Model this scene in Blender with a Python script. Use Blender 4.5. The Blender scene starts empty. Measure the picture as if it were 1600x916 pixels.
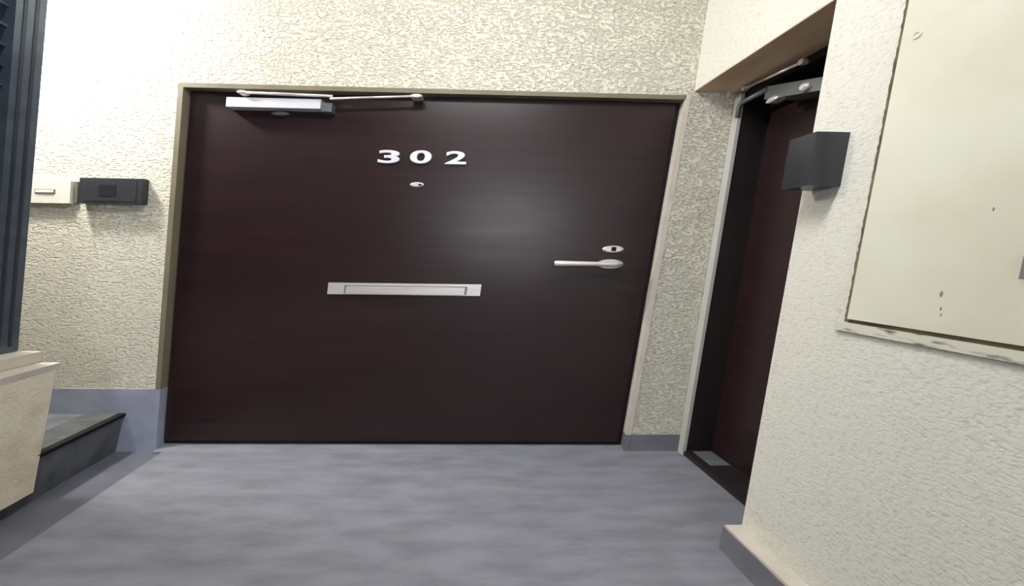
import bpy, bmesh, math, random
from mathutils import Vector, Matrix

random.seed(7)
scene = bpy.context.scene
COL = scene.collection

# ------------------------------------------------------------------ camera
cam_data = bpy.data.cameras.new('camera')
cam_data.sensor_width = 36.0
cam_data.sensor_fit = 'HORIZONTAL'
cam_data.lens = 14.4
cam_data.clip_start = 0.02
cam = bpy.data.objects.new('camera', cam_data)
COL.objects.link(cam)
right = Vector((0.99955, -0.0247, 0.0146)).normalized()
down = Vector((0.0123, -0.0878, -0.9961))
fwd = right.cross(down).normalized()
down = fwd.cross(right).normalized()
cam.matrix_world = Matrix((
    (right.x, -down.x, -fwd.x, 0.0),
    (right.y, -down.y, -fwd.y, 0.0),
    (right.z, -down.z, -fwd.z, 1.07),
    (0, 0, 0, 1)))
scene.camera = cam

# ------------------------------------------------------------------ world and exposure
world = bpy.data.worlds.new('night_sky')
scene.world = world
world.use_nodes = True
world.node_tree.nodes['Background'].inputs['Color'].default_value = (0.45, 0.55, 0.8, 1)
world.node_tree.nodes['Background'].inputs['Strength'].default_value = 0.05
vs = scene.view_settings
vs.view_transform = 'Standard'
vs.look = 'None'
vs.gamma = 1.0
vs.use_curve_mapping = False
vs.exposure = 0.17
STAIR_LAMP = 420.0      # emission of the lamp in the corner above the front door
HALL_LAMP = 74.0       # emission of the tube lamp at the end of the corridor
CEILING_LAMP = 44.0    # emission of the ceiling lamp over the corridor

# ------------------------------------------------------------------ materials
def srgb(r, g, b):
    def f(c):
        c /= 255.0
        return c / 12.92 if c <= 0.04045 else ((c + 0.055) / 1.055) ** 2.4
    return (f(r), f(g), f(b), 1.0)

def mat(name, color, rough=0.5, metal=0.0, spec=0.5, emit=None, emit_strength=0.0,
        tint=None, tint_scale=(3, 3, 3), tint_range=(0.4, 0.65), detail=4,
        bump=None, bump_scale=(40, 40, 40), bump_dist=0.01, bump_kind='noise', rough_var=0.0):
    m = bpy.data.materials.new(name)
    m.use_nodes = True
    nt = m.node_tree
    b = nt.nodes['Principled BSDF']
    b.inputs['Base Color'].default_value = color
    b.inputs['Roughness'].default_value = rough
    b.inputs['Metallic'].default_value = metal
    b.inputs['Specular IOR Level'].default_value = spec
    if emit:
        b.inputs['Emission Color'].default_value = emit
        b.inputs['Emission Strength'].default_value = emit_strength
    geo = nt.nodes.new('ShaderNodeNewGeometry')
    def mapped(scale):
        mp = nt.nodes.new('ShaderNodeMapping')
        mp.inputs['Scale'].default_value = scale
        nt.links.new(geo.outputs['Position'], mp.inputs['Vector'])
        return mp
    if tint:
        n = nt.nodes.new('ShaderNodeTexNoise')
        n.inputs['Scale'].default_value = 1.0
        n.inputs['Detail'].default_value = detail
        nt.links.new(mapped(tint_scale).outputs[0], n.inputs['Vector'])
        r = nt.nodes.new('ShaderNodeValToRGB')
        r.color_ramp.elements[0].position = tint_range[0]
        r.color_ramp.elements[1].position = tint_range[1]
        r.color_ramp.elements[0].color = color
        r.color_ramp.elements[1].color = tint
        nt.links.new(n.outputs['Fac'], r.inputs['Fac'])
        nt.links.new(r.outputs['Color'], b.inputs['Base Color'])
        if rough_var:
            mr = nt.nodes.new('ShaderNodeMapRange')
            mr.inputs['To Min'].default_value = rough - rough_var
            mr.inputs['To Max'].default_value = rough + rough_var
            mr.inputs['From Min'].default_value = 0.3
            mr.inputs['From Max'].default_value = 0.7
            nt.links.new(n.outputs['Fac'], mr.inputs['Value'])
            nt.links.new(mr.outputs[0], b.inputs['Roughness'])
    if bump:
        mp = mapped(bump_scale)
        n = nt.nodes.new('ShaderNodeTexNoise')
        n.inputs['Scale'].default_value = 1.0
        n.inputs['Detail'].default_value = 3
        nt.links.new(mp.outputs[0], n.inputs['Vector'])
        h = n.outputs['Fac']
        if bump_kind == 'stucco':
            r = nt.nodes.new('ShaderNodeValToRGB')
            r.color_ramp.elements[0].position = 0.36
            r.color_ramp.elements[1].position = 0.52
            nt.links.new(n.outputs['Fac'], r.inputs['Fac'])
            h = r.outputs['Color']
        bp = nt.nodes.new('ShaderNodeBump')
        bp.inputs['Strength'].default_value = bump
        bp.inputs['Distance'].default_value = bump_dist
        nt.links.new(h, bp.inputs['Height'])
        nt.links.new(bp.outputs['Normal'], b.inputs['Normal'])
    return m

STUCCO = mat('cream_stucco', srgb(226, 220, 203), 0.8, spec=0.2, tint=srgb(182, 172, 147), tint_scale=(42, 42, 95), tint_range=(0.54, 0.74), detail=3,
             bump=0.8, bump_scale=(60, 60, 120), bump_dist=0.010, bump_kind='stucco')
STUCCO_SIDE = mat('cream_stucco_side', srgb(226, 223, 211), 0.85, spec=0.15, tint=srgb(210, 204, 188), tint_scale=(40, 55, 100), tint_range=(0.53, 0.74), detail=3,
                  bump=0.35, bump_scale=(50, 70, 130), bump_dist=0.005, bump_kind='stucco')
CEIL = mat('white_ceiling_paint', srgb(226, 224, 216), 0.9, spec=0.1, tint=srgb(216, 213, 204), tint_scale=(2, 2, 2))
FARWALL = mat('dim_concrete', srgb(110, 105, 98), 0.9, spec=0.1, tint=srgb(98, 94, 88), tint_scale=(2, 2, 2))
FLOOR = mat('grey_floor_coating', srgb(140, 141, 151), 0.6, spec=0.3, tint=srgb(117, 118, 127), tint_scale=(4, 13, 4), tint_range=(0.34, 0.72),
            detail=10, bump=0.3, bump_scale=(24, 70, 20), bump_dist=0.005, rough_var=0.08)
GUTTER = mat('dark_gutter_coating', srgb(108, 109, 121), 0.6, spec=0.3, tint=srgb(97, 98, 109), tint_scale=(3, 6, 4), detail=6)
CURB_DARK = mat('rough_tread_band', srgb(96, 98, 98), 0.85, spec=0.1, tint=srgb(82, 84, 84), tint_scale=(14, 14, 6))
CURB = mat('curb_concrete', srgb(112, 114, 118), 0.8, spec=0.15, tint=srgb(94, 97, 100), tint_scale=(5, 14, 6), detail=5)
BASE_GREY = mat('plain_grey_skirting_paint', srgb(124, 124, 130), 0.65, spec=0.25, tint=srgb(112, 112, 118), tint_scale=(6, 6, 10))
BASE = mat('grey_skirting_paint', srgb(158, 163, 182), 0.6, spec=0.3, tint=srgb(146, 151, 168), tint_scale=(6, 6, 10))
DOOR = mat('dark_brown_door_sheet', srgb(45, 28, 29), 0.31, spec=0.38, tint=srgb(35, 21, 23), tint_scale=(1.6, 3, 30), tint_range=(0.35, 0.7),
           detail=3, bump=0.1, bump_scale=(3, 10, 45), bump_dist=0.0015, rough_var=0.02)
JAMB_PALE = mat('pale_beige', srgb(216, 206, 194), 0.8, spec=0.15, tint=srgb(204, 194, 180), tint_scale=(8, 8, 5))
FRAME = mat('olive_frame_paint', srgb(124, 115, 96), 0.55, spec=0.3, tint=srgb(114, 106, 88), tint_scale=(6, 6, 3))
JAMB2 = mat('dark_jamb_paint', srgb(44, 37, 37), 0.5, spec=0.3, tint=srgb(38, 32, 33), tint_scale=(6, 6, 3))
SOFFIT = mat('soffit_paint', srgb(224, 196, 166), 0.85, spec=0.1, tint=srgb(204, 176, 146), tint_scale=(8, 3, 3), detail=6)
GASKET = mat('black_rubber', srgb(26, 24, 26), 0.7, spec=0.2)
STEEL = mat('brushed_steel', srgb(236, 229, 226), 0.3, metal=0.55, tint=srgb(226, 220, 218), tint_scale=(4, 20, 90))
ALU_WHITE = mat('silver_paint', srgb(226, 224, 230), 0.4, metal=0.25)
DULL_STEEL = mat('dull_grey_metal', srgb(120, 124, 126), 0.45, metal=0.6)
TRIM_PALE = mat('pale_trim_metal', srgb(188, 187, 180), 0.6)
PLASTIC_BLACK = mat('charcoal_plastic', srgb(52, 53, 58), 0.45, spec=0.4, tint=srgb(46, 47, 51), tint_scale=(20, 20, 20))
PLASTIC_GLOSS = mat('satin_charcoal_plastic', srgb(40, 42, 49), 0.28, spec=0.6, tint=srgb(36, 37, 43), tint_scale=(20, 20, 20))
PLASTIC_DARK = mat('dark_plastic_inset', srgb(34, 34, 40), 0.35, spec=0.5)
PLASTIC_WHITE = mat('ivory_plastic', srgb(232, 229, 216), 0.45, spec=0.4)
LINE_GREY = mat('grey_plastic_line', srgb(120, 118, 108), 0.6)
PANEL = mat('panel_enamel', srgb(224, 222, 204), 0.5, spec=0.3, tint=srgb(216, 211, 191), tint_scale=(2, 3, 4), detail=3)
MOULD = mat('worn_frame_edge', srgb(214, 211, 196), 0.8, spec=0.1, tint=srgb(120, 115, 100), tint_scale=(6, 14, 60), tint_range=(0.55, 0.68), detail=5)
GAPDARK = mat('gap_and_shadow_line', srgb(124, 112, 92), 0.9, spec=0.05, tint=srgb(84, 75, 60), tint_scale=(9, 9, 14))
ALU = mat('blue_grey_aluminium', srgb(92, 104, 118), 0.38, metal=0.55, tint=srgb(80, 92, 106), tint_scale=(3, 3, 12))
ALU_DARK = mat('dark_aluminium_groove', srgb(56, 62, 76), 0.4, metal=0.5)
GLASS = mat('dark_louvre_glass', srgb(34, 42, 60), 0.12, spec=0.8)
PARAPET = mat('parapet_stucco', srgb(240, 230, 208), 0.85, spec=0.15, tint=srgb(226, 212, 184), tint_scale=(5, 7, 9), tint_range=(0.42, 0.6),
              bump=0.35, bump_scale=(60, 70, 120), bump_dist=0.006, bump_kind='stucco')
COPING = mat('coping_mortar', srgb(214, 207, 198), 0.8, spec=0.15, tint=srgb(200, 190, 176), tint_scale=(8, 8, 8))
LAMP_BODY = mat('lamp_housing_enamel', srgb(225, 225, 220), 0.4)
LAMP_STAIR = mat('lamp_cover_lit', srgb(240, 240, 235), 0.5, emit=(1.0, 0.985, 0.95, 1), emit_strength=STAIR_LAMP)
LAMP_HALL = mat('tube_lit', srgb(240, 240, 245), 0.5, emit=(0.86, 0.92, 1.0, 1), emit_strength=HALL_LAMP)

LAMP_CEIL = mat('ceiling_lamp_cover_lit', srgb(240, 240, 245), 0.5, emit=(0.97, 0.985, 1.0, 1), emit_strength=CEILING_LAMP)

# ------------------------------------------------------------------ frames of the place (metres)
# Layout widened and sheared to match the view: uprights skewed right going up, side
# walls splayed outwards towards the viewer; every piece below is laid out on them.
BACK_Y = 2.19
BACK_SHEAR = 0.132  # sideways shear put into the shape of the uprights
def back(u, z, out=0.0):                     # on the back wall: along it, up, out of it towards the landing
    return Vector((u + BACK_SHEAR * z, BACK_Y - out, z))
def side(t, z, out=0.0):                     # on the right-hand wall: depth, up, out of it
    return Vector((0.99 - 0.14 * (t - 2.19) + 0.109 * (z - 1.938) - out, t, z))
def left(t, z, out=0.0, lean=0.15):          # on the parapet side at the left: depth, up, out of it, sheared by the last argument
    return Vector((-2.075 - 0.12 * (t - 2.19) + lean * z + out, t, z))
def plain(x, y, z=0.0):
    return Vector((x, y, z))

# ------------------------------------------------------------------ mesh helpers
def link(name, bm, material, parent=None, smooth=False, bevel=0.0, seg=2):
    if bevel:
        bmesh.ops.bevel(bm, geom=[e for e in bm.edges if e.is_manifold and e.calc_face_angle(0) > 0.5],
                        offset=bevel, segments=seg, affect='EDGES', clamp_overlap=True)
    bmesh.ops.recalc_face_normals(bm, faces=bm.faces)
    lo = Vector((min(v.co.x for v in bm.verts), min(v.co.y for v in bm.verts), min(v.co.z for v in bm.verts)))
    hi = Vector((max(v.co.x for v in bm.verts), max(v.co.y for v in bm.verts), max(v.co.z for v in bm.verts)))
    c = Vector(((lo.x + hi.x) / 2, (lo.y + hi.y) / 2, lo.z))
    for v in bm.verts:
        v.co -= c
    me = bpy.data.meshes.new(name)
    bm.to_mesh(me)
    bm.free()
    me.materials.append(material)
    if smooth:
        for p in me.polygons:
            p.use_smooth = True
    o = bpy.data.objects.new(name, me)
    COL.objects.link(o)
    if parent is not None:
        o.parent = parent
        base = Vector((0, 0, 0))
        q = parent
        while q is not None:
            base += q.location
            q = q.parent
        o.location = c - base
    else:
        o.location = c
    return o

def hexa(bm, pts):
    vs_ = [bm.verts.new(p) for p in pts]
    for f in ((0, 1, 2, 3), (7, 6, 5, 4), (0, 4, 5, 1), (1, 5, 6, 2), (2, 6, 7, 3), (3, 7, 4, 0)):
        bm.faces.new([vs_[i] for i in f])

def fbox(bm, F, a0, a1, z0, z1, o0, o1):
    hexa(bm, [F(a0, z0, o0), F(a1, z0, o0), F(a1, z1, o0), F(a0, z1, o0),
              F(a0, z0, o1), F(a1, z0, o1), F(a1, z1, o1), F(a0, z1, o1)])

def box(name, F, a0, a1, z0, z1, o0, o1, material, parent=None, bevel=0.0, seg=2):
    bm = bmesh.new()
    fbox(bm, F, a0, a1, z0, z1, o0, o1)
    return link(name, bm, material, parent, bevel=bevel, seg=seg)

def boxes(name, F, items, material, parent=None, bevel=0.0):
    bm = bmesh.new()
    for it in items:
        fbox(bm, F, *it)
    return link(name, bm, material, parent, bevel=bevel)

def tube(name, pts, radii, material, parent=None, n=12, flat=None):
    """Swept round bar through points; flat=(wide, tall) stretches the section."""
    bm = bmesh.new()
    rings = []
    for i, p in enumerate(pts):
        p = Vector(p)
        d = (Vector(pts[min(i + 1, len(pts) - 1)]) - Vector(pts[max(i - 1, 0)])).normalized()
        ref = Vector((0, 0, 1)) if abs(d.z) < 0.9 else Vector((0, 1, 0))
        a = d.cross(ref).normalized()
        b = a.cross(d).normalized()
        r = radii[i] if isinstance(radii, (list, tuple)) else radii
        fx, fz = flat if flat else (1, 1)
        rings.append([bm.verts.new(p + a * math.cos(t) * r * fx + b * math.sin(t) * r * fz)
                      for t in (2 * math.pi * k / n for k in range(n))])
    for r0, r1 in zip(rings, rings[1:]):
        for k in range(n):
            bm.faces.new((r0[k], r0[(k + 1) % n], r1[(k + 1) % n], r1[k]))
    bm.faces.new(rings[0])
    bm.faces.new(rings[-1][::-1])
    return link(name, bm, material, parent, smooth=True)

def disc(name, F, a, z, ra, rz, profile, material, parent=None, n=32):
    """Turned piece standing out of a wall: profile = [(radius factor, out), ...]."""
    bm = bmesh.new()
    rings = []
    for rf, out in profile:
        rings.append([bm.verts.new(F(a + ra * rf * math.cos(t), z + rz * rf * math.sin(t), out))
                      for t in (2 * math.pi * k / n for k in range(n))])
    for r0, r1 in zip(rings, rings[1:]):
        for k in range(n):
            bm.faces.new((r0[k], r0[(k + 1) % n], r1[(k + 1) % n], r1[k]))
    bm.faces.new(rings[0])
    bm.faces.new(rings[-1][::-1])
    o = link(name, bm, material, parent)
    return o

def empty(name, loc, parent=None):
    o = bpy.data.objects.new(name, None)
    o.empty_display_size = 0.1
    COL.objects.link(o)
    o.location = loc
    if parent is not None:
        o.parent = parent
        o.location = Vector(loc) - parent.location
    return o

def tag(o, label, cat, kind=None, group=None):
    o['label'] = label
    o['category'] = cat
    if kind:
        o['kind'] = kind
    if group:
        o['group'] = group
    return o

# ------------------------------------------------------------------ the setting
CEIL_Z = 2.8
BEHIND = -4.2
bm = bmesh.new()
pts = [left(2.4, 0, 0.26), plain(1.9, 2.4), plain(2.6, BEHIND - 0.1), left(BEHIND - 0.1, 0, 0.26)]
pts = [Vector((p.x, p.y, 0)) for p in pts]
hexa(bm, [p + Vector((0, 0, -0.12)) for p in pts] + pts)
tag(link('floor', bm, FLOOR), 'worn blue-grey coated concrete floor of the landing', 'floor', 'structure')
# shallow gutter along the kerb
bm = bmesh.new()
fbox(bm, lambda t, z, o: left(t, z, o, 0.0), BEHIND, 2.4, -0.12, -0.012, -0.05, 0.262)
tag(link('trim_1', bm, GUTTER), 'dark grey gutter strip in the floor beside the kerb', 'gutter', 'structure')

tag(boxes('wall_back', back, [(-4.6, -1.889, -0.12, CEIL_Z, -0.3, 0), (-1.889, 0.72, 1.92, CEIL_Z, -0.3, 0),
                              (0.72, 1.7, -0.12, CEIL_Z, -0.3, 0)], STUCCO),
    'rough cream stucco wall around the front door numbered 302', 'wall', 'structure')
wr = tag(boxes('wall_right', side, [(1.41, 2.2, 1.945, CEIL_Z, -0.9, 0), (BEHIND, 1.41, -0.12, CEIL_Z, -0.9, 0)], STUCCO_SIDE),
         'cream stucco wall at the right with the enamelled service panel', 'wall', 'structure')
tag(box('trim_2', side, 1.412, 2.188, 1.941, 1.945, -0.6, -0.001, SOFFIT),
    'brown underside of the lintel above the recessed side door', 'soffit', 'structure')
tag(box('wall_front', lambda a, z, o: Vector((a, BEHIND + o, z)), -4.5, 3.2, -0.12, CEIL_Z, -0.2, 0, FARWALL),
    'grey concrete wall closing the corridor behind the viewer', 'wall', 'structure')
tag(box('ceiling', lambda a, z, o: Vector((a, o, z)), -4.6, 3.2, CEIL_Z, CEIL_Z + 0.12, BEHIND - 0.1, 2.5, CEIL),
    'white painted ceiling over the landing', 'ceiling', 'structure')
tag(box('wall_left', lambda a, z, o: Vector((-3.3 + 0.15 * z - a, o, z)), 0, 0.15, -0.12, CEIL_Z, BEHIND, 2.3, FARWALL),
    'grey concrete outer wall behind the parapet on the left', 'wall', 'structure')

# skirting paint
tag(boxes('baseboard_back', back, [(-3.2, -1.891, -0.02, 0.336, 0, 0.004)], BASE),
    'blue-grey skirting paint left of the front door', 'skirting', 'structure')
tag(box('baseboard_side', back, 0.722, 1.03, -0.02, 0.094, 0, 0.006, BASE_GREY),
    'grey skirting band below the stucco strip between the two doors', 'skirting', 'structure')
bbr = tag(box('baseboard_right', side, BEHIND, 1.418, -0.01, 0.086, -0.02, 0.065, BASE_GREY, bevel=0.004),
    'grey skirting ledge along the foot of the right wall', 'skirting', 'structure')

box('ledge_cap', side, BEHIND, 1.415, 0.086, 0.094, -0.02, 0.060, JAMB_PALE, bbr, bevel=0.003)

# kerb, parapet and louvred window on the left
F0 = lambda t, z, o: left(t, z, o, 0.3)
kerb = empty('raised_kerb', left(1.2, 0, -0.1))
tag(kerb, 'low raised concrete kerb beside the gutter on the left', 'kerb', 'structure')
box('kerb_block', F0, BEHIND, BACK_Y - 0.005, -0.05, 0.2, -1.3, 0, CURB, kerb)
box('nosing_shadow_strip', F0, 1.712, BACK_Y - 0.007, 0.188, 0.206, -0.03, 0.008, GASKET, kerb)  # black strip laid in as the shadow gap below the nosing
box('tread_band', F0, 1.712, BACK_Y - 0.007, 0.2, 0.204, -0.2, -0.03, CURB_DARK, kerb)

par = empty('wall_parapet', left(1.0, 0.0, -0.2))
tag(par, 'chipped cream parapet wall standing on the kerb at the left edge', 'parapet', 'structure')
FP = lambda t, z, o: left(t, z, o, 0.17)
bm = bmesh.new()
hexa(bm, [FP(BEHIND, 0.05, -0.34), FP(1.70, 0.05, -0.34), FP(1.70, 0.05, 0.04), FP(BEHIND, 0.05, 0.04),
          FP(BEHIND, 0.566, -0.34), FP(1.775, 0.566, -0.34), FP(1.775, 0.566, 0.02), FP(BEHIND, 0.566, 0.02)])
link('body', bm, PARAPET, par, bevel=0.004)
bm = bmesh.new()
hexa(bm, [FP(BEHIND, 0.56, -0.345), FP(1.78, 0.56, -0.345), FP(1.78, 0.56, 0.021), FP(BEHIND, 0.56, 0.021),
          FP(BEHIND, 0.586, -0.345), FP(1.79, 0.586, -0.345), FP(1.79, 0.586, 0.023), FP(BEHIND, 0.586, 0.023)])
link('coping', bm, COPING, par, bevel=0.006)
box('sill_upstand', FP, BEHIND, 1.80, 0.588, 0.632, -0.34, -0.07, COPING, par, bevel=0.006)

def FW(t, z, o=0.0):
    return Vector((-2.201 - 0.12 * (t - 1.8) + 0.17 * z + o, t, z))  # window uprights sheared sideways like the walls
win = empty('window_1', FW(1.4, 0.634))
tag(win, 'blue-grey aluminium louvre window above the parapet at the left edge', 'window', 'structure')
WT = CEIL_Z - 0.01
for a0, a1 in ((1.685, 1.80), (0.50, 0.62), (-0.7, -0.58)):
    st = box('stile', FW, a0, a1, 0.634, WT, -0.09, 0.0, ALU, win, bevel=0.006)
    for k in (0.3, 0.68):
        g = a0 + (a1 - a0) * k
        box('groove', FW, g - 0.007, g + 0.007, 0.66, WT - 0.02, -0.004, 0.002, ALU_DARK, st)
for a0, a1 in ((0.62, 1.685), (-0.58, 0.50)):
    box('bottom_rail', FW, a0, a1, 0.634, 0.69, -0.09, 0.0, ALU, win, bevel=0.005)
    box('top_rail', FW, a0, a1, WT - 0.06, WT, -0.09, 0.0, ALU, win, bevel=0.005)
    z = 0.70
    while z < WT - 0.12:
        bm = bmesh.new()
        hexa(bm, [FW(a0, z, -0.05), FW(a1, z, -0.05), FW(a1, z, -0.056), FW(a0, z, -0.056),
                  FW(a0, z + 0.068, -0.03), FW(a1, z + 0.068, -0.03), FW(a1, z + 0.068, -0.036), FW(a0, z + 0.068, -0.036)])
        lv = link('louvre_pane', bm, GLASS, win)
        box('bead', FW, a0, a1, z + 0.060, z + 0.069, -0.034, -0.024, ALU, lv)
        z += 0.072
tag(box('wall_side', FP, BEHIND, -0.7, 0.634, CEIL_Z, -0.33, -0.08, FARWALL),
    'grey concrete wall above the parapet behind the viewer', 'wall', 'structure')

# ------------------------------------------------------------------ front door 302
door = empty('door_1', back(-0.6, 0.0, -0.08))
tag(door, 'dark brown steel front door numbered 302 with silver mail slot', 'door', 'structure')
U0, U1, ZT = -1.889, 0.72, 1.92
J = 0.10
ZB = 0.336
box('jamb', back, U0, U0 + 0.026, ZB, ZT, -J, 0.006, FRAME, door, bevel=0.002)
box('jamb_foot', back, U0, U0 + 0.026, -0.01, ZB, -J, 0.006, BASE, door, bevel=0.002)
box('jamb_foot', back, U1 - 0.03, U1, -0.01, 0.094, -J, 0.006, BASE_GREY, door, bevel=0.002)
box('jamb', back, U1 - 0.03, U1, 0.094, ZT, -J, 0.006, JAMB_PALE, door, bevel=0.002)  # right jamb, given a paler colour than the left one
box('head_jamb', back, U0 + 0.026, U1 - 0.026, ZT - 0.022, ZT, -J, 0.006, FRAME, door, bevel=0.002)
bm = bmesh.new()                               # coated sill ramp
hexa(bm, [back(U0 + 0.026, -0.02, -0.15), back(U1 - 0.03, -0.02, -0.15), back(U1 - 0.03, -0.02, 0.03), back(U0 + 0.026, -0.02, 0.03),
          back(U0 + 0.026, 0.024, -0.15), back(U1 - 0.03, 0.024, -0.15), back(U1 - 0.03, 0.0005, 0.03), back(U0 + 0.026, 0.0005, 0.03)])
link('threshold', bm, FLOOR, door)
boxes('gasket', back, [(U0 + 0.026, U0 + 0.05, 0.012, ZT - 0.022, -0.11, -0.05),
                       (U1 - 0.062, U1 - 0.026, 0.012, ZT - 0.022, -0.11, -0.05),
                       (U0 + 0.05, U1 - 0.06, ZT - 0.036, ZT - 0.022, -0.11, -0.05),
                       (U0 + 0.05, U1 - 0.06, 0.012, 0.035, -0.11, -0.05)], GASKET, door)
box('door_leaf', back, U0 + 0.034, U1 - 0.056, 0.035, ZT - 0.03, -0.10, -0.036, DOOR, door, bevel=0.004)
S0 = -0.036                                   # face of the leaf

# numerals
def digit(ch, u, z, w, h):
    cu = bpy.data.curves.new('numeral', 'FONT')
    cu.body = ch
    cu.size = 1.0
    cu.extrude = 0.06
    cu.offset = 0.0
    cu.bevel_depth = 0.03
    cu.bevel_resolution = 2
    tmp = bpy.data.objects.new('numeral_tmp', cu)
    COL.objects.link(tmp)
    bpy.context.view_layer.update()
    me = bpy.data.meshes.new_from_object(tmp.evaluated_get(bpy.context.evaluated_depsgraph_get()))
    bpy.data.objects.remove(tmp)
    bpy.data.curves.remove(cu)
    xs = [v.co.x for v in me.vertices]
    ys = [v.co.y for v in me.vertices]
    zs = [v.co.z for v in me.vertices]
    bm = bmesh.new()
    bm.from_mesh(me)
    bpy.data.meshes.remove(me)
    for v in bm.verts:
        a = (v.co.x - min(xs)) / (max(xs) - min(xs))
        b = (v.co.y - min(ys)) / (max(ys) - min(ys))
        c = (v.co.z - min(zs)) / (max(zs) - min(zs))
        v.co = back(u + a * w, z + b * h, S0 + c * 0.014)
    return link('numeral', bm, ALU_WHITE, door)
digit('3', -0.863, 1.550, 0.113, 0.068)
digit('0', -0.697, 1.552, 0.113, 0.068)
digit('2', -0.512, 1.552, 0.112, 0.068)

pe = disc('peephole', back, -0.645, 1.445, 0.036, 0.013, [(1.0, S0 - 0.002), (1.0, S0 + 0.004), (0.7, S0 + 0.008)], STEEL, door)
disc('lens', back, -0.628, 1.444, 0.012, 0.005, [(1.0, S0 + 0.006), (0.8, S0 + 0.010)], GASKET, pe)

ms = box('mail_slot', back, -1.05, -0.23, 0.857, 0.919, S0 - 0.002, S0 + 0.008, STEEL, door, bevel=0.003)
boxes('slot_gap', back, [(-0.962, -0.952, 0.862, 0.905, S0 + 0.004, S0 + 0.0092), (-0.316, -0.304, 0.862, 0.905, S0 + 0.004, S0 + 0.0092),
                         (-0.962, -0.304, 0.901, 0.906, S0 + 0.004, S0 + 0.0092)], LINE_GREY, ms)
box('flap', back, -0.950, -0.318, 0.862, 0.899, S0 + 0.004, S0 + 0.016, STEEL, ms, bevel=0.005, seg=3)

hd = empty('door_handle', back(0.45, 1.04, S0), door)
disc('rose', back, 0.452, 1.040, 0.072, 0.026, [(1.0, S0 - 0.002), (1.0, S0 + 0.006), (0.86, S0 + 0.012)], STEEL, hd)
disc('spindle', back, 0.452, 1.040, 0.034, 0.012, [(1.0, S0 + 0.010), (0.9, S0 + 0.05)], STEEL, hd)
bm = bmesh.new()
prof = [(0.505, 0.008), (0.47, 0.014), (0.42, 0.013), (0.36, 0.012), (0.26, 0.0135), (0.16, 0.0155), (0.142, 0.013)]
rings = []
for a, hh in prof:
    rings.append([bm.verts.new(back(a, 1.040 + hh * math.sin(t), S0 + 0.052 + 0.010 * math.cos(t)))
                  for t in (2 * math.pi * k / 12 for k in range(12))])
for r0, r1 in zip(rings, rings[1:]):
    for k in range(12):
        bm.faces.new((r0[k], r0[(k + 1) % 12], r1[(k + 1) % 12], r1[k]))
bm.faces.new(rings[0]); bm.faces.new(rings[-1][::-1])
link('lever', bm, STEEL, hd, smooth=True)

ky = disc('lock_cylinder', back, 0.455, 1.121, 0.058, 0.019, [(1.0, S0 - 0.002), (1.0, S0 + 0.008), (0.8, S0 + 0.014)], STEEL, door)
box('keyhole', back, 0.444, 0.470, 1.110, 1.132, S0 + 0.010, S0 + 0.0155, GASKET, ky)

cl = empty('door_closer', back(-1.4, 1.82, S0), door)
box('closer_body', back, -1.64, -1.17, 1.806, 1.852, S0 + 0.0, S0 + 0.05, ALU_WHITE, cl, bevel=0.006)
box('end_cap', back, -1.165, -1.115, 1.795, 1.838, S0 + 0.0, S0 + 0.042, DULL_STEEL, cl, bevel=0.005)
disc('adjuster_screw', back, -1.385, 1.788, 0.045, 0.010, [(1.0, S0), (1.0, S0 + 0.018), (0.7, S0 + 0.024)], DULL_STEEL, cl)
tube('arm', [back(-1.565, 1.874, S0 + 0.056), back(-1.11, 1.866, S0 + 0.056)], 0.0065, STEEL, cl, flat=(1.2, 1.0))
disc('arm_pivot', back, -1.56, 1.874, 0.022, 0.009, [(1.0, S0 + 0.03), (1.0, S0 + 0.064), (0.7, S0 + 0.068)], STEEL, cl)
tube('forearm', [back(-1.12, 1.852, S0 + 0.060), back(-0.70, 1.874, S0 + 0.060)], 0.0055, STEEL, cl, flat=(1.2, 1.0))
disc('frame_bracket', back, -0.69, 1.875, 0.030, 0.010, [(1.0, S0 + 0.02), (1.0, S0 + 0.064), (0.7, S0 + 0.070)], STEEL, cl)

# ------------------------------------------------------------------ recessed side door
d2 = empty('door_2', side(1.8, 0, -0.40))
tag(d2, 'dark brown recessed side door partly hidden by the right wall', 'door', 'structure')
box('jamb', side, 2.150, 2.186, 0.0, 1.935, -0.60, -0.236, JAMB2, d2)
box('trim_edge', side, 2.140, 2.186, 0.0, 1.932, -0.236, -0.218, TRIM_PALE, d2, bevel=0.003)
box('head_jamb', side, 1.415, 2.150, 1.905, 1.938, -0.60, -0.245, JAMB2, d2)
box('threshold', side, 1.415, 2.150, -0.005, 0.022, -0.60, -0.225, JAMB2, d2)
box('sill_plate', side, 1.98, 2.13, 0.022, 0.026, -0.37, -0.27, CURB, d2)
box('door_leaf', side, 1.415, 2.150, 0.022, 1.905, -0.50, -0.385, DOOR, d2)
hb = box('door_handle', side, 1.62, 1.70, 0.90, 0.935, -0.385, -0.34, DULL_STEEL, d2, bevel=0.006)
c2 = empty('door_closer', side(1.9, 1.82, -0.3), d2)
tube('track_arm', [side(2.09, 1.925, -0.20), side(1.76, 1.900, -0.20)], 0.006, STEEL, c2)
for t, z in ((2.095, 1.926), (1.758, 1.900)):
    disc('pivot', lambda a, zz, o: side(a, zz, o), t, z, 0.014, 0.012, [(0.7, -0.22), (1.0, -0.21), (1.0, -0.19), (0.6, -0.185)], STEEL, c2)
tube('bracket', [side(2.14, 1.80, -0.215), side(2.14, 1.855, -0.215), side(2.12, 1.868, -0.215), side(1.96, 1.868, -0.215)], 0.012, DULL_STEEL, c2)
bm = bmesh.new()
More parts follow.
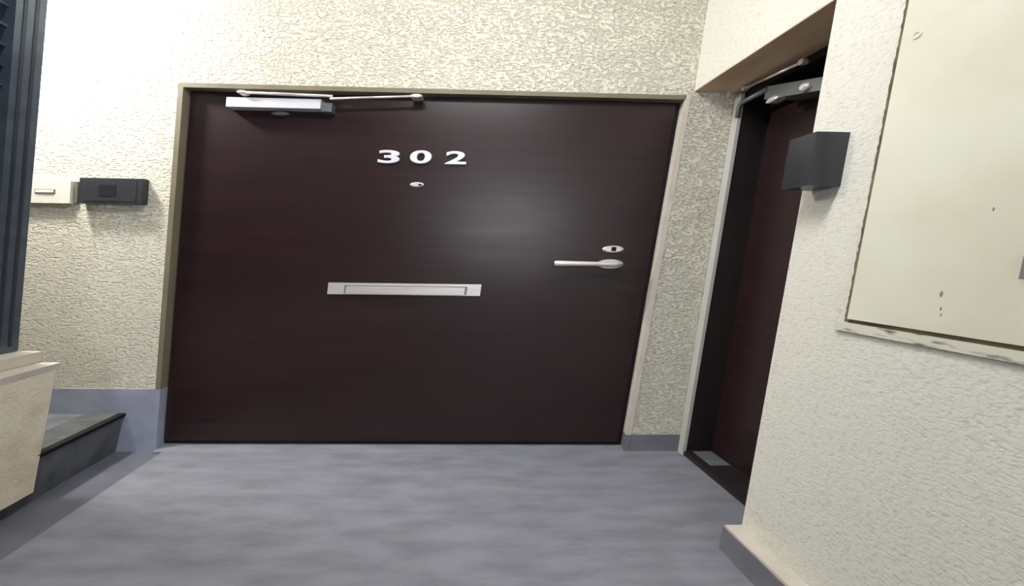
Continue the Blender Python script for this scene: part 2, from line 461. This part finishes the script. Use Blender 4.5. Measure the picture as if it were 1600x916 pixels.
hexa(bm, [side(1.97, 1.825, -0.38), side(1.60, 1.735, -0.38), side(1.60, 1.785, -0.38), side(1.97, 1.885, -0.38),
          side(1.97, 1.825, -0.215), side(1.60, 1.735, -0.225), side(1.60, 1.785, -0.225), side(1.97, 1.885, -0.215)])
link('closer_body', bm, DULL_STEEL, c2, bevel=0.006)
disc('arm_knob', side, 1.735, 1.79, 0.022, 0.018, [(1.0, -0.23), (1.0, -0.205), (0.6, -0.195)], STEEL, c2)
disc('adjuster_screw', side, 1.90, 1.80, 0.035, 0.012, [(1.0, -0.24), (1.0, -0.20), (0.6, -0.195)], STEEL, c2)

# ------------------------------------------------------------------ service panel on the right wall
pn = empty('service_panel', side(0.8, 0.88, 0.0))
tag(pn, 'large cream enamelled service panel set in the right wall', 'service panel')
bm = bmesh.new()                               # ragged, dark brown gap along the far edge
N = 140
prev = None
for i in range(N + 1):
    z = 0.895 + (2.3 - 0.895) * i / N
    a, b = 1.175 + random.uniform(0, 0.004), 1.15
    row = [side(a, z, 0.0005), side(b, z, 0.0005), side(b, z, 0.003), side(a, z, 0.003)]
    row = [bm.verts.new(p) for p in row]
    if prev:
        for k in range(4):
            bm.faces.new((prev[k], prev[(k + 1) % 4], row[(k + 1) % 4], row[k]))
    prev = row
link('edge_gap', bm, GAPDARK, pn)
box('gap_shadow_strip', side, 0.20, 1.165, 0.893, 0.905, 0.0005, 0.003, GAPDARK, pn)  # dark strip painted in for the shadow line under the panel door
box('panel_door', side, 0.22, 1.158, 0.905, 2.3, 0.0005, 0.014, PANEL, pn, bevel=0.003)
box('frame_lip', side, 0.20, 1.195, 0.868, 0.893, 0.0005, 0.012, MOULD, pn, bevel=0.003)
disc('screw_ring', side, 1.118, 1.675, 0.012, 0.010, [(1.0, 0.013), (1.0, 0.017), (0.6, 0.017), (0.6, 0.0145)], PANEL, pn)
box('latch', side, 0.72, 0.813, 1.04, 1.095, 0.012, 0.026, DULL_STEEL, pn, bevel=0.004)
for t, z, r in ((0.946, 0.997, 0.005), (0.941, 0.962, 0.003), (0.938, 0.948, 0.0025), (0.885, 1.19, 0.003)):
    disc('paint_chip', side, t, z, r * 0.7, r * 1.6, [(1.0, 0.0135), (0.9, 0.0144)], LINE_GREY, pn, n=8)

# ------------------------------------------------------------------ wall fittings
ic = empty('intercom', back(-2.16, 1.309, 0.0))
tag(ic, 'charcoal plastic intercom box on the wall left of the front door', 'intercom')
box('housing', back, -2.314, -2.003, 1.309, 1.436, 0.0, 0.036, PLASTIC_BLACK, ic, bevel=0.006, seg=3)
box('face_plate', back, -2.285, -2.032, 1.322, 1.424, 0.03, 0.0375, PLASTIC_BLACK, ic, bevel=0.002)
box('speaker_inset', back, -2.215, -2.13, 1.345, 1.402, 0.03, 0.0385, PLASTIC_DARK, ic, bevel=0.001)

sw = empty('switch_plate', back(-2.47, 1.309, 0.0))
tag(sw, 'small ivory switch plate at the left end of the back wall', 'switch')
box('plate', back, -2.60, -2.372, 1.309, 1.422, 0.0, 0.022, PLASTIC_WHITE, sw, bevel=0.004)
boxes('edge_band', back, [(-2.366, -2.350, 1.315, 1.420, 0.0, 0.010)], LINE_GREY, sw)
rk = box('rocker_outline', back, -2.546, -2.445, 1.357, 1.378, 0.02, 0.0235, LINE_GREY, sw, bevel=0.002)
box('rocker', back, -2.540, -2.452, 1.361, 1.375, 0.022, 0.026, PLASTIC_WHITE, rk, bevel=0.002)

ic2 = empty('intercom', side(1.32, 1.31, 0.05))
tag(ic2, 'charcoal intercom box at the corner of the right wall beside the side door', 'intercom')
box('housing', side, 1.272, 1.372, 1.305, 1.468, 0.0, 0.105, PLASTIC_GLOSS, ic2, bevel=0.014, seg=4)
box('sounder_slot', side, 1.30, 1.345, 1.318, 1.326, 0.10, 0.1056, PLASTIC_DARK, ic2)

# ------------------------------------------------------------------ lamps
LX, LY, LZ = -2.30, 1.90, 2.44
lp = empty('wall_lamp', Vector((LX, BACK_Y, LZ - 0.12)))
tag(lp, 'lit globe lamp on a bracket high on the back wall above the switch plate', 'lamp')
LF = lambda a, z, o: Vector((a, o, z))
def lathe(name, prof, material, parent, n=24):
    bm = bmesh.new()
    rings = [[bm.verts.new(Vector((LX + r_ * math.cos(t), LY + r_ * math.sin(t), LZ + z_)))
              for t in (2 * math.pi * k / n for k in range(n))] for r_, z_ in prof]
    for r0, r1 in zip(rings, rings[1:]):
        for k in range(n):
            bm.faces.new((r0[k], r0[(k + 1) % n], r1[(k + 1) % n], r1[k]))
    bm.faces.new(rings[0]); bm.faces.new(rings[-1][::-1])
    return link(name, bm, material, parent, smooth=True)
lathe('globe', [(0.09 * math.sin(math.pi * k / 12) + 0.002, -0.09 * math.cos(math.pi * k / 12)) for k in range(13)], LAMP_STAIR, lp)
lathe('cap', [(0.035, 0.092), (0.035, 0.115), (0.02, 0.125)], LAMP_BODY, lp)
tube('bracket_arm', [(LX, LY, LZ + 0.115), (LX, LY + 0.1, LZ + 0.14), (LX, BACK_Y - 0.004, LZ + 0.14)], 0.012, LAMP_BODY, lp)
box('wall_plate', LF, LX - 0.06, LX + 0.06, LZ + 0.08, LZ + 0.2, BACK_Y - 0.02, BACK_Y, LAMP_BODY, lp, bevel=0.004)

hl = empty('tube_lamp', Vector((0.1, BEHIND + 0.05, 1.75)))
tag(hl, 'wide lit tube lamp on the wall behind the viewer', 'lamp')
box('backplate', LF, -0.9, 1.1, 1.62, 1.86, BEHIND + 0.001, BEHIND + 0.05, LAMP_BODY, hl, bevel=0.008)
tube('lamp_tube', [(-0.85, BEHIND + 0.10, 1.74), (1.05, BEHIND + 0.10, 1.74)], 0.055, LAMP_HALL, hl, n=16)
for a in (-0.92, 1.04):
    box('tube_holder', LF, a, a + 0.08, 1.66, 1.82, BEHIND + 0.04, BEHIND + 0.16, LAMP_BODY, hl)

kl = empty('ceiling_lamp', Vector((-0.2, 0.85, 2.68)))
tag(kl, 'flat lit lamp on the ceiling over the corridor', 'lamp')
box('housing', LF, -0.73, 0.33, 2.75, CEIL_Z - 0.002, 0.72, 0.98, LAMP_BODY, kl, bevel=0.008)
box('lamp_cover', LF, -0.70, 0.30, 2.68, 2.75, 0.75, 0.95, LAMP_CEIL, kl, bevel=0.015, seg=3)
